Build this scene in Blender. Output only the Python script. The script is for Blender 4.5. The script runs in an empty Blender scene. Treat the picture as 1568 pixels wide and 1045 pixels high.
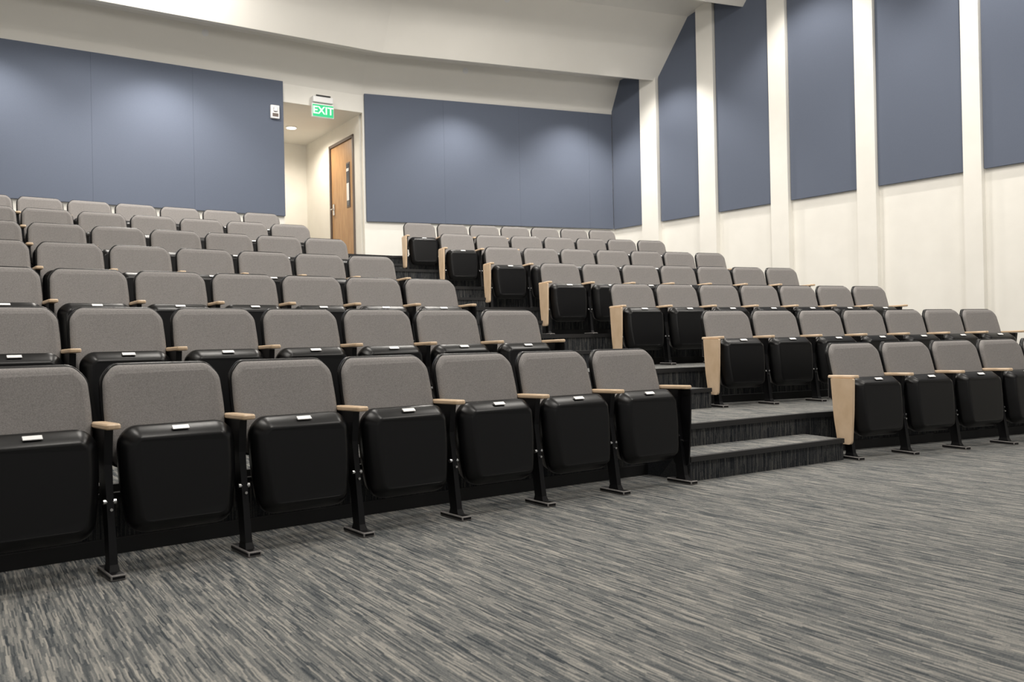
import bpy, bmesh, math
from mathutils import Vector, Matrix
S=bpy.context.scene
S.view_settings.view_transform='Standard'
# ---------------- materials ----------------
def newmat(name,base,rough=.6,metal=0,spec=.5):
    m=bpy.data.materials.new(name); m.use_nodes=True
    b=m.node_tree.nodes['Principled BSDF']
    b.inputs['Base Color'].default_value=(*base,1); b.inputs['Roughness'].default_value=rough
    b.inputs['Metallic'].default_value=metal; b.inputs['Specular IOR Level'].default_value=spec
    return m,m.node_tree.nodes,m.node_tree.links,b
def noisy(name,c1,c2,scale,rough=.7,bump=.0,stretch=(1,1,1),rot=0,detail=3,lo=.35,hi=.65,spec=.5,metal=0):
    m,N,L,b=newmat(name,c1,rough,metal,spec)
    tc=N.new('ShaderNodeTexCoord'); mp=N.new('ShaderNodeMapping'); nz=N.new('ShaderNodeTexNoise'); cr=N.new('ShaderNodeValToRGB')
    mp.inputs['Scale'].default_value=stretch; mp.inputs['Rotation'].default_value=(0,0,rot)
    nz.inputs['Scale'].default_value=scale; nz.inputs['Detail'].default_value=detail
    cr.color_ramp.elements[0].position=lo; cr.color_ramp.elements[1].position=hi
    cr.color_ramp.elements[0].color=(*c1,1); cr.color_ramp.elements[1].color=(*c2,1)
    L.new(tc.outputs['Object'],mp.inputs[0]); L.new(mp.outputs[0],nz.inputs[0]); L.new(nz.outputs[0],cr.inputs[0]); L.new(cr.outputs[0],b.inputs['Base Color'])
    if bump:
        bp=N.new('ShaderNodeBump'); bp.inputs['Strength'].default_value=bump; bp.inputs['Distance'].default_value=.002
        L.new(nz.outputs[0],bp.inputs['Height']); L.new(bp.outputs[0],b.inputs['Normal'])
    return m
PHI=-.5826
def carpet(name,dark,mid,light):
    # tufted dashes: crisp loops of random tone laid in narrow columns
    m,N,L,b=newmat(name,mid,.95,0,.1)
    tc=N.new('ShaderNodeTexCoord')
    mp=N.new('ShaderNodeMapping'); mp.inputs['Rotation'].default_value=(0,0,PHI)
    L.new(tc.outputs['Object'],mp.inputs[0])
    sp=N.new('ShaderNodeSeparateXYZ'); L.new(mp.outputs[0],sp.inputs[0])
    def M(op,a,bv=None,c=None):
        nd=N.new('ShaderNodeMath'); nd.operation=op
        for i,v in enumerate((a,bv,c)):
            if v is None: continue
            if isinstance(v,(int,float)): nd.inputs[i].default_value=v
            else: L.new(v,nd.inputs[i])
        return nd.outputs[0]
    yz=M('ADD',sp.outputs[1],sp.outputs[2])
    wob=N.new('ShaderNodeTexNoise'); wob.inputs['Scale'].default_value=14; wob.inputs['Detail'].default_value=1; L.new(mp.outputs[0],wob.inputs[0])
    xw=M('ADD',sp.outputs[0],M('MULTIPLY',wob.outputs[0],.007))
    def dashes(nx,ny):
        xc=M('FLOOR',M('MULTIPLY',xw,nx))
        w1=N.new('ShaderNodeTexWhiteNoise'); w1.noise_dimensions='1D'; L.new(xc,w1.inputs['W'])
        yc=M('FLOOR',M('ADD',M('MULTIPLY',yz,ny),M('MULTIPLY',w1.outputs[0],9.0)))
        cb=N.new('ShaderNodeCombineXYZ'); L.new(xc,cb.inputs[0]); L.new(yc,cb.inputs[1])
        w2=N.new('ShaderNodeTexWhiteNoise'); w2.noise_dimensions='2D'; L.new(cb.outputs[0],w2.inputs['Vector'])
        return w2.outputs[0]
    v1=dashes(240,9); v2=dashes(120,5)
    sm=N.new('ShaderNodeMapping'); sm.inputs['Scale'].default_value=(300,200,200); L.new(mp.outputs[0],sm.inputs[0])
    nf=N.new('ShaderNodeTexNoise'); nf.inputs['Scale'].default_value=1; nf.inputs['Detail'].default_value=1; L.new(sm.outputs[0],nf.inputs[0])
    tot=M('ADD',M('ADD',M('MULTIPLY',v1,.33),M('MULTIPLY',v2,.27)),M('MULTIPLY',nf.outputs[0],.40))
    cr=N.new('ShaderNodeValToRGB'); e=cr.color_ramp.elements
    e[0].position=.24; e[0].color=(*dark,1); e[1].position=.78; e[1].color=(*light,1)
    k=e.new(.5); k.color=(*mid,1)
    L.new(tot,cr.inputs[0]); L.new(cr.outputs[0],b.inputs['Base Color'])
    bp=N.new('ShaderNodeBump'); bp.inputs['Strength'].default_value=.3; bp.inputs['Distance'].default_value=.002
    L.new(nf.outputs[0],bp.inputs['Height']); L.new(bp.outputs[0],b.inputs['Normal'])
    return m
M_carpet=carpet('carpet_striated',(.034,.041,.048),(.130,.134,.133),(.32,.305,.275))
M_blue=noisy('blue_acoustic_fabric',(.115,.134,.180),(.130,.151,.201),260,.9,.15,spec=.15)
M_wall=noisy('cream_wall_paint',(.82,.80,.745),(.85,.83,.775),3,.6,.0)
M_ceil=noisy('ceiling_paint',(.80,.78,.73),(.82,.80,.75),2,.45,.0)
M_fab=noisy('grey_seat_fabric',(.19,.18,.175),(.27,.257,.25),230,.95,.2,spec=.1)
M_black,_,_,_=newmat('black_plastic',(.0035,.0035,.004),.33,0,.28)
M_metal,_,_,_=newmat('black_steel',(.004,.004,.005),.5,0,.25)
M_chrome,_,_,_=newmat('chrome_bolt',(.6,.6,.6),.25,1)
M_white,_,_,_=newmat('white_plastic',(.8,.8,.8),.35)
M_wood=noisy('maple_wood',(.60,.44,.29),(.72,.55,.39),6,.4,0,stretch=(6,1,1),detail=4)
M_door=noisy('oak_door_veneer',(.40,.22,.10),(.50,.30,.145),5,.4,0,stretch=(5,5,.6),detail=5)
M_frame,_,_,_=newmat('door_frame_paint',(.13,.10,.085),.5)
M_glass,_,_,_=newmat('door_glass',(.05,.06,.08),.08)
M_rubber,_,_,_=newmat('black_rubber',(.012,.012,.013),.6)
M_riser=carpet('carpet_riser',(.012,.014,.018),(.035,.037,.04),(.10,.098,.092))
def emis(name,c,s):
    m,N,L,b=newmat(name,c); b.inputs['Emission Color'].default_value=(*c,1); b.inputs['Emission Strength'].default_value=s; return m
M_green=emis('exit_green',(.02,.40,.16),.8)
M_text=emis('exit_letters',(.7,.95,.78),.5)
M_lamp=emis('lamp_lens',(1,.93,.8),6)
# ---------------- mesh builder ----------------
class MB:
    def __init__(s): s.bm=bmesh.new(); s.mats=[]
    def mi(s,m):
        if m not in s.mats: s.mats.append(m)
        return s.mats.index(m)
    def loft(s,loops,m,mat=None,smooth=True,closed=True):
        i=s.mi(m); vs=[]
        for lp in loops:
            vs.append([s.bm.verts.new((mat@Vector(p)) if mat else p) for p in lp])
        n=len(vs[0]); fs=[]
        for a,b in zip(vs,vs[1:]):
            for k in range(n):
                fs.append(s.bm.faces.new((a[k],a[(k+1)%n],b[(k+1)%n],b[k])))
        for f in fs: f.smooth=smooth
        c1=s.bm.faces.new(list(reversed(vs[0]))); c2=s.bm.faces.new(vs[-1]); fs+=[c1,c2]
        for f in fs: f.material_index=i
        return fs
    def box(s,c,d,m,mat=None,bev=0,taper=None):
        T=Matrix.Translation(c); 
        if mat is not None: T=mat@T
        r=bmesh.ops.create_cube(s.bm,size=1,matrix=T@Matrix.Diagonal((*d,1)))
        vs=r['verts']; fs=set(f for v in vs for f in v.link_faces); i=s.mi(m)
        for f in fs: f.material_index=i
        if bev:
            es=list(set(e for v in vs for e in v.link_edges))
            bmesh.ops.bevel(s.bm,geom=es,offset=bev,segments=2,affect='EDGES',profile=.5)
    def cyl(s,c,axis,r,l,m,seg=14,mat=None):
        q=Vector((0,0,1)).rotation_difference(Vector(axis)).to_matrix().to_4x4()
        T=Matrix.Translation(c)@q
        if mat is not None: T=mat@T
        rr=bmesh.ops.create_cone(s.bm,cap_ends=True,segments=seg,radius1=r,radius2=r,depth=l,matrix=T)
        i=s.mi(m)
        for f in set(f for v in rr['verts'] for f in v.link_faces): f.material_index=i
    def face(s,pts,m):
        f=s.bm.faces.new([s.bm.verts.new(p) for p in pts]); f.material_index=s.mi(m); return f
    def mesh(s,name):
        bmesh.ops.recalc_face_normals(s.bm,faces=s.bm.faces)
        me=bpy.data.meshes.new(name); s.bm.to_mesh(me); s.bm.free()
        for m in s.mats: me.materials.append(m)
        return me
    def obj(s,name,loc=None,parent=None):
        o=bpy.data.objects.new(name,s.mesh(name)); S.collection.objects.link(o)
        if parent: o.parent=parent
        return o
def rounded(pts,rad,seg=5):
    out=[];n=len(pts)
    for i in range(n):
        p=Vector(pts[i]);a=Vector(pts[i-1]);b=Vector(pts[(i+1)%n]); r=rad[i] if isinstance(rad,(list,tuple)) else rad
        d1=(a-p);d2=(b-p); l=min(r,d1.length*.45,d2.length*.45)
        p1=p+d1.normalized()*l; p2=p+d2.normalized()*l
        for k in range(seg+1):
            t=k/seg; out.append((1-t)**2*p1+2*t*(1-t)*p+t*t*p2)
    return out
def inset(ol,d):
    n=len(ol);out=[]
    for i in range(n):
        a=ol[i-1];b=ol[(i+1)%n];t=(b-a)
        if t.length<1e-9: out.append(ol[i].copy());continue
        t.normalize(); nn=Vector((t.y,-t.x))   # cw outline -> inward
        out.append(ol[i]+nn*d)
    return out
# ---------------- chair ----------------
def chair_mesh(legL,legR,panL,panR,name):
    B=MB()
    ob=rounded([(-.203,.853),(.203,.853),(.254,.798),(.262,.62),(.24,.42),(-.24,.42),(-.262,.62),(-.254,.798)],[.025,.025,.03,.1,.05,.05,.1,.03],4)
    zb=.42; tilt=math.atan((.286-.17)/(.85-.42))
    def bk(ol,y,curve=.03):
        r=[]
        for p in ol:
            c=-curve*(p.x/.25)**2+curve
            r.append((p.x, .17+y+c*.8+(p.y-zb)*math.tan(tilt), p.y+ (0.008*(1-(p.x/.25)**2) if p.y>.7 else 0)))
        return r
    B.loft([bk(inset(ob,.03),-.022),bk(inset(ob,.012),-.017),bk(inset(ob,.003),-.004),bk(inset(ob,.003),.03)],M_fab)
    oc=inset(ob,-.006)
    B.loft([bk(inset(oc,.004),.012),bk(oc,.018),bk(oc,.04),bk(inset(oc,.02),.055)],M_black)
    # folded seat pan
    os_=rounded([(-.190,.602),(.190,.602),(.241,.552),(.243,.40),(.216,.158),(-.216,.158),(-.243,.40),(-.241,.552)],[.03,.03,.04,.1,.08,.08,.1,.04],5)
    tz=.38; tt=math.tan(math.radians(5))
    def sp(ol,y,bulge=0):
        return [(p.x, y+(p.y-tz)*tt-bulge*(1-(p.x/.24)**2), p.y) for p in ol]
    B.loft([sp(inset(os_,.055),-.012,.010),sp(inset(os_,.040),-.008,.008),sp(inset(os_,.006),.044),sp(os_,.054),sp(os_,.085),sp(inset(os_,.01),.09)],M_black)
    B.loft([sp(inset(os_,.012),.086),sp(inset(os_,.008),.10),sp(inset(os_,.02),.15),sp(inset(os_,.06),.165)],M_fab)
    # number plate on the sloping top edge
    yc=.018+(.585-tz)*tt-.004; mt=Matrix.Translation((0,yc,.5845))@Matrix.Rotation(math.radians(-57),4,'X')
    B.box((0,-.003,0),(.070,.004,.026),M_white,mt,bev=.001)
    B.cyl((0,.15,.31),(1,0,0),.014,.52,M_metal)
    B.box((0,.16,.36),(.30,.03,.10),M_metal,bev=.006)
    def leg(x,end=0):
        B.box((x,.05,.012),(.060,.22,.024),M_metal,bev=.006)
        def rect(cx,cy,w,d,z): 
            return [(cx-w,cy-d,z),(cx+w,cy-d,z),(cx+w,cy+d,z),(cx-w,cy+d,z)]
        B.loft([rect(x,.04,.021,.045,.02),rect(x,.045,.016,.034,.05),rect(x,.07,.014,.035,.20),rect(x,.10,.014,.045,.34),rect(x,.145,.016,.075,.45),rect(x,.145,.017,.095,.597)],M_metal,smooth=False)
        B.box((x,.215,.52),(.022,.07,.16),M_metal,bev=.005)
        B.cyl((x-.018,.06,.30),(1,0,0),.011,.014,M_chrome); B.cyl((x+.018,.06,.30),(1,0,0),.011,.014,M_chrome)
        B.cyl((x,.045,.27),(0,1,0),.006,.03,M_chrome)
        ar=rounded([(-.03,-.03),(-.03,.2),(-.022,.24),(.022,.24),(.03,.2),(.03,-.03)],[.02,.02,.01,.01,.02,.02],4)
        def al(ol,z): return [(x+p.x,p.y,z-.06*(p.y-.1)*.3) for p in ol]
        B.loft([al(inset(ar,.005),.598),al(ar,.603),al(ar,.615),al(inset(ar,.005),.621)],M_wood,smooth=False)
    if legL: leg(-.28)
    if legR: leg(.28)
    def pan(x,sg,m):
        ol=rounded([(-.03,.598),(.19,.598),(.165,.30),(.13,.11),(.0,.11),(-.02,.35)],[.01,.01,.05,.03,.03,.05],4)
        a=x+sg*.022; b=x+sg*.042
        B.loft([[(a,p.x,p.y) for p in ol],[(b,p.x,p.y) for p in ol]],m,smooth=False)
    if panL: pan(-.28,-1,M_wood)
    if panR: pan(.28,.5,M_metal)
    return B.mesh(name)
me_r=chair_mesh(0,1,0,0,'auditorium_chair'); me_r_end=chair_mesh(0,1,0,1,'auditorium_chair_end'); me_r_both=chair_mesh(1,1,0,0,'auditorium_chair_last')
me_l=chair_mesh(1,0,0,0,'auditorium_chair_b'); me_l_end=chair_mesh(1,0,1,0,'auditorium_chair_b_end'); me_l_both=chair_mesh(1,1,0,0,'auditorium_chair_b_last')
# ---------------- layout ----------------
V2=lambda a,b:Vector((a,b))
P0=V2(1.0961,5.435); n=V2(math.sin(PHI),math.cos(PHI)); t=V2(math.cos(PHI),-math.sin(PHI)); KAP=.0267; W=.56
O=V2(2.518,6.327); PH2=-.4201; n2=V2(math.sin(PH2),math.cos(PH2)); t2=V2(math.cos(PH2),-math.sin(PH2))
D=1.3464
Z=[0]+[.3122+.3393*i for i in range(7)]
def Lp(off,s):
    R=1/KAP+off; th=s/R
    return P0-n/KAP+(n*math.cos(th)+t*math.sin(th))*R, PHI+th
def Rp(off,s): return O+n2*off+t2*s
def put(me,p,z,ang):
    o=bpy.data.objects.new('auditorium_chair',me); S.collection.objects.link(o)
    o.location=(p.x,p.y,z+.001); o.rotation_euler=(0,0,-ang); return o
NL=12
for k in range(7):
    sl=.02*k+.002*k*k; sr=-.1655*k+.0029*k*k
    for j in range(NL):
        p,a=Lp(k*D,sl-(j+.5)*W)
        put(me_r_end if j==0 else (me_r_both if j==NL-1 else me_r),p,Z[k],a)
    for j in range(7):
        p=Rp(k*D,sr+(j+.5)*W)
        put(me_l_end if j==0 else (me_l_both if j==6 else me_l),p,Z[k],PH2)
# side wall geometry
C1=V2(-2.41,14.25); db=V2(.9336,.3584).normalized(); nb=V2(db.y,-db.x)
C2=C1+db*4.68
ds=V2(.6227,-.7823).normalized(); Nn=V2(-ds.y,ds.x)   # outward
Wc=C2.dot(Nn)
# ---------------- tiered platforms ----------------
RO=.45
def edge(off,lo=-8.9):
    pts=[Lp(off,lo+(0.05*off/4-lo)*i/14)[0] for i in range(15)]
    pts.append(Rp(off,-.12*off)); 
    s=(Wc+.03-(O+n2*off).dot(Nn))/t2.dot(Nn)
    for i in (1,2,3,4): pts.append(Rp(off,-.12*off+(s+.12*off)*i/4))
    return pts
B=MB()
offs=[k*D+RO for k in range(7)]+[12.6]
for k in range(7):
    a=edge(offs[k]); b=edge(offs[k+1]); z0=Z[k]; z1=Z[k+1]
    for i in range(len(a)-1):
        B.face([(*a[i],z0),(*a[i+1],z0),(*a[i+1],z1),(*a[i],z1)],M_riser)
        B.face([(*a[i],z1),(*a[i+1],z1),(*b[i+1],z1),(*b[i],z1)],M_carpet)
B.obj('floor_tiered_seating')
# black cove base at each riser foot + nosings
B=MB()
for k in range(7):
    a=edge(offs[k]-.012); b=edge(offs[k]+.004)
    for i in range(len(a)-1):
        z0=Z[k];
        B.face([(*a[i],z0),(*a[i+1],z0),(*a[i+1],z0+.07),(*a[i],z0+.07)],M_rubber)
        B.face([(*a[i],z0+.07),(*a[i+1],z0+.07),(*b[i+1],z0+.075),(*b[i],z0+.075)],M_rubber)
        z1=Z[k+1]
        B.face([(*a[i],z1-.035),(*a[i+1],z1-.035),(*a[i+1],z1+.004),(*a[i],z1+.004)],M_rubber)
        c=edge(offs[k]+.035)
        B.face([(*a[i],z1+.004),(*a[i+1],z1+.004),(*c[i+1],z1+.004),(*c[i],z1+.004)],M_rubber)
B.obj('trim_1')
# intermediate aisle steps
for k in range(7):
    B=MB(); o0=k*D+.04; o1=k*D+RO+.02
    sl=.02*k+.002*k*k; sr=-.1655*k+.0029*k*k
    f=[Lp(o0,sl+.06)[0],Rp(o0,sr-.08)]; g=[Lp(o1,sl+.06)[0],Rp(o1,sr-.08)]
    zt=(Z[k]+Z[k+1])/2; z0=Z[k]
    q=[f[0],f[1],g[1],g[0]]
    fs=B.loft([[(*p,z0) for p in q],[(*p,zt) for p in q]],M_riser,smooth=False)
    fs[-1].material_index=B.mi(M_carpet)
    d=(f[0]-g[0]).normalized()
    q2=[f[0]+d*.012,f[1]+d*.012,f[1]-d*.03,f[0]-d*.03]
    B.loft([[(*p,zt-.03) for p in q2],[(*p,zt+.004) for p in q2]],M_rubber,smooth=False)
    B.obj('aisle_step')
# floor
B=MB(); B.face([(-16,-8,0),(16,-8,0),(16,18,0),(-16,18,0)],M_carpet); B.obj('floor')
# ---------------- walls ----------------
def v3(p,z): return (p.x,p.y,z)
def prism(B,p0,p1,nrm,th,z0,z1,m,bev=0):
    q=[p0,p1,p1+nrm*th,p0+nrm*th]
    B.loft([[v3(p,z0) for p in q],[v3(p,z1) for p in q]],m,smooth=False)
aL=C1-t*1.354; aE=C1-t*10.5; ZT=5.09; ZB=2.987
B=MB(); prism(B,aE,aL,n,.15,0,7.2,M_wall); prism(B,aL,C1,n,.15,4.80,7.2,M_wall); B.obj('wall_back_left')
B=MB(); prism(B,C1,C2+db*.15,-nb,.15,0,7.2,M_wall); B.obj('wall_back_right')
B=MB(); prism(B,C2,C2+ds*15,Nn,.15,0,8,M_wall); B.obj('wall_right')
B=MB(); prism(B,aE,aE-n*10.5,-t,.15,0,8,M_wall); B.obj('wall_left')
# vestibule
zl=Z[7]; dn=2.68
B=MB(); 
v0=C1+n*.15
prism(B,v0,C1+n*.38,t,.12,zl,4.80,M_wall); prism(B,C1+n*.38,C1+n*1.48,t,.12,4.53,4.80,M_wall); prism(B,C1+n*1.48,C1+n*dn,t,.12,zl,4.80,M_wall)
B.obj('wall_vestibule_right')
B=MB(); prism(B,C1+n*dn+t*.12,C1+n*dn-t*3.2,n,.12,zl,4.92,M_wall); B.obj('wall_vestibule_back')
B=MB(); prism(B,aL+n*.15-t*.4,aL+n*dn-t*.4,-t,.12,zl,4.92,M_wall); B.obj('wall_vestibule_left')
B=MB(); q=[C1+n*.15+t*.12,C1+n*(dn+.1)+t*.12,C1+n*(dn+.1)-t*3,C1+n*.15-t*3]
B.loft([[v3(p,4.80) for p in q],[v3(p,4.86) for p in q]],M_ceil,smooth=False); B.obj('ceiling_vestibule')
# vestibule downlight
c=C1+n*1.48-t*.70
B=MB(); B.cyl((c.x,c.y,4.795),(0,0,1),.10,.016,M_white,24); B.cyl((c.x,c.y,4.79),(0,0,1),.08,.016,M_lamp,24); B.obj('recessed_downlight')
# pilasters + right panels
segs=[(0.02,.735),(1.17,2.06),(2.41,3.44),(3.76,4.85),(5.14,6.30),(6.53,7.72),(7.98,9.1),(9.4,10.5),(10.8,11.9)]
pil=[(.77,1.15),(2.06,2.395),(3.44,3.745),(4.85,5.13),(6.30,6.52),(7.72,7.97),(9.1,9.38),(10.5,10.78)]
for a,b in segs:
    B=MB(); prism(B,C2+ds*a,C2+ds*b,-Nn,.045,ZB,7.3,M_blue); B.obj('acoustic_wall_panel')
for a,b in pil:
    B=MB(); prism(B,C2+ds*a,C2+ds*b,-Nn,.10,0,7.3,M_wall); B.obj('wall_pilaster')
# back panels
def bpanel(p0,p1,nrm):
    B=MB(); d=(p1-p0).normalized(); prism(B,p0+d*.0005,p1-d*.0005,nrm,.045,ZB,ZT+.02,M_blue)
    bmesh.ops.bevel(B.bm,geom=list(B.bm.edges),offset=.0015,segments=1,affect='EDGES'); B.obj('acoustic_wall_panel')
for i in range(7):
    bpanel(C1-t*(1.354+1.37*i),C1-t*min(10.45,(1.354+1.37*(i+1))),-n)
for s0,s1 in ((.03,1.39),(1.39,2.78),(2.78,4.15),(4.15,4.63)):
    bpanel(C1+db*s0,C1+db*s1,nb)
# ---------------- ceiling (faceted acoustic cloud) ----------------
prof=[(0,5.09),(.25,5.69),(.34,5.70),(1.09,5.46),(1.78,6.36),(2.2,6.46),(2.84,6.17),(3.4,6.9),(4.2,7.0),(4.9,6.75),(5.5,7.25),(18,7.25)]
def cl(off):
    a=-n;b=nb; det=a.x*b.y-a.y*b.x
    M=C1+V2((off*b.y-off*a.y)/det,(a.x*off-b.x*off)/det)
    Lft=C1-t*10.6-n*off
    base=C1+nb*off; u=(Wc+.02-base.dot(Nn))/db.dot(Nn)
    return [Lft,M,base+db*u]
B=MB()
for (o0,z0),(o1,z1) in zip(prof,prof[1:]):
    a=cl(o0);b=cl(o1)
    for i in range(2):
        B.face([v3(a[i],z0),v3(a[i+1],z0),v3(b[i+1],z1),v3(b[i],z1)],M_ceil)
B.obj('ceiling')
def spr(base,din,off,z,slope):
    # concealed-head cover plate on the sloped ceiling facet
    p=base+din*off; nrm=Vector((din.x*slope[1],din.y*slope[1],-slope[0])).normalized(); pz=Vector((p.x,p.y,z))
    B=MB(); B.cyl(pz+nrm*.004,nrm,.05,.012,M_white,24); B.cyl(pz+nrm*.014,nrm,.036,.012,M_white,24); B.obj('ceiling_sprinkler')
spr(C1-t*2.57,-n,.213,5.60,(.25,.60)); spr(C1+db*1.75,nb,.213,5.60,(.25,.60)); spr(C1+db*1.96,nb,1.72,6.28,(.69,.90))
# ---------------- door ----------------
R=Matrix(((t.x,n.x,0,0),(t.y,n.y,0,0),(0,0,1,0),(0,0,0,1)))
root=bpy.data.objects.new('door_1',None); S.collection.objects.link(root); root.matrix_world=Matrix.Translation((C1.x,C1.y,zl))@R
def child(B,name): return B.obj(name,parent=root)
B=MB(); B.box((.03,.93,1.07),(.045,1.0,2.12),M_door,bev=.003); child(B,'door_leaf')
B=MB()
for y in (.405,1.455): B.box((.045,y,1.09),(.13,.05,2.18),M_frame,bev=.003)
B.box((.045,.93,2.155),(.13,1.1,.05),M_frame,bev=.003); child(B,'door_frame')
B=MB(); B.box((.004,.66,1.36),(.01,.15,.78),M_frame,bev=.002); B.box((-.003,.66,1.36),(.006,.11,.72),M_glass); 
B.box((-.008,.66,1.24),(.003,.10,.30),M_white); B.box((-.008,.66,1.62),(.003,.10,.05),M_white); child(B,'vision_panel')
B=MB(); B.box((-.003,1.33,1.02),(.012,.07,.2),M_chrome,bev=.003); B.cyl((-.035,1.33,1.02),(1,0,0),.011,.06,M_chrome); B.cyl((-.06,1.27,1.02),(0,1,0),.010,.13,M_chrome); child(B,'lever_handle')
# ---------------- exit sign ----------------
root=bpy.data.objects.new('exit_sign',None); S.collection.objects.link(root)
pe=C1-t*.72-n*.0; root.matrix_world=Matrix.Translation((pe.x,pe.y,4.6))@R
B=MB(); B.box((0,-.06,.29),(.34,.11,.10),M_white,bev=.01); B.box((0,-.118,.345),(.24,.02,.02),M_rubber); child(B,'canopy')
B=MB(); B.box((0,-.07,.115),(.37,.05,.225),M_white,bev=.008); child(B,'housing')
B=MB(); B.box((0,-.097,.11),(.345,.006,.19),M_green); child(B,'green_face')
cu=bpy.data.curves.new('exit_text','FONT'); cu.body='EXIT'; cu.size=.17; cu.align_x='CENTER'; cu.align_y='CENTER'; cu.extrude=.002; cu.offset=.003; cu.materials.append(M_text)
to=bpy.data.objects.new('letters',cu); S.collection.objects.link(to); to.parent=root; to.location=(0,-.103,.11); to.rotation_euler=(math.pi/2,0,0)
# strobe alarm
root=bpy.data.objects.new('fire_alarm_strobe',None); S.collection.objects.link(root)
pe=C1-t*1.50; root.matrix_world=Matrix.Translation((pe.x,pe.y,4.60))@R
B=MB(); B.box((0,-.07,.0),(.14,.05,.21),M_white,bev=.012); child(B,'body')
B=MB(); B.box((0,-.105,.035),(.06,.03,.07),M_chrome,bev=.01); B.box((0,-.098,-.05),(.09,.006,.05),M_frame); child(B,'lens')
# ---------------- lights ----------------
def lamp(name,typ,loc,energy,color=(1,.95,.88),target=None,**kw):
    l=bpy.data.lights.new(name,typ); l.energy=energy; l.color=color
    for k,v in kw.items(): setattr(l,k,v)
    o=bpy.data.objects.new(name,l); S.collection.objects.link(o); o.location=loc
    if target is not None: o.rotation_euler=(Vector(target)-Vector(loc)).to_track_quat('-Z','Y').to_euler()
    return o
WW=dict(spot_size=math.radians(112),spot_blend=.6,shadow_soft_size=.08)
for a in (3.2,5.4,7.6,9.6):
    p=C1-t*a-n*.9; lamp('wall_wash_spot','SPOT',(p.x,p.y,5.50),220,**WW)
for s in (1.57,3.75):
    p=C1+db*s+nb*.9; lamp('wall_wash_spot','SPOT',(p.x,p.y,5.50),220,**WW)
for s in (1.6,4.3,7.0,9.7):
    p=C2+ds*s-Nn*1.1; lamp('wall_wash_spot','SPOT',(p.x,p.y,6.1 if s<3 else 6.8),250,spot_size=math.radians(104),spot_blend=.5,shadow_soft_size=.06)
for x,y in ((-3,3),(1,2.5),(5,4),(-5,7),(-1,7),(3.5,8),(-4,10.5),(0,11)):  # unseen soft area lights added overhead for the general room light, not modelled fixtures
    lamp('overhead_fill_area','AREA',(x,y,6.1 if y>9 else 7.1),170,size=1.0)
for x in (-4,1,6):  # fill spots added behind the camera to brighten the ceiling, no fixture there
    lamp('ceiling_fill_spot','SPOT',(x,-2,3.2),360,target=(x*.6-1,11,6.5),spot_size=math.radians(80),spot_blend=1,shadow_soft_size=.3)
lamp('vestibule_lamp','SPOT',(c.x,c.y,4.77),150,color=(1,.9,.76),spot_size=math.radians(165),spot_blend=.6,shadow_soft_size=.08)
w=bpy.data.worlds.new('world'); S.world=w; w.use_nodes=True
w.node_tree.nodes['Background'].inputs[0].default_value=(1,.97,.93,1); w.node_tree.nodes['Background'].inputs[1].default_value=.4
# ---------------- camera ----------------
pi_,ro,ch=.0021,.0212,.917
right=Vector((1,0,0)); fwd=Vector((0,math.cos(pi_),math.sin(pi_))); up=Vector((0,-math.sin(pi_),math.cos(pi_)))
Rr=right*math.cos(ro)-up*math.sin(ro); Ur=right*math.sin(ro)+up*math.cos(ro)
cam=bpy.data.cameras.new('camera'); cam.lens=30.13; cam.sensor_width=36; cam.clip_start=.05
cam.dof.use_dof=True; cam.dof.focus_distance=6; cam.dof.aperture_fstop=4.5
co=bpy.data.objects.new('camera',cam); S.collection.objects.link(co)
m=Matrix((( Rr.x,Ur.x,-fwd.x,0),(Rr.y,Ur.y,-fwd.y,0),(Rr.z,Ur.z,-fwd.z,ch),(0,0,0,1)))
co.matrix_world=m; S.camera=co
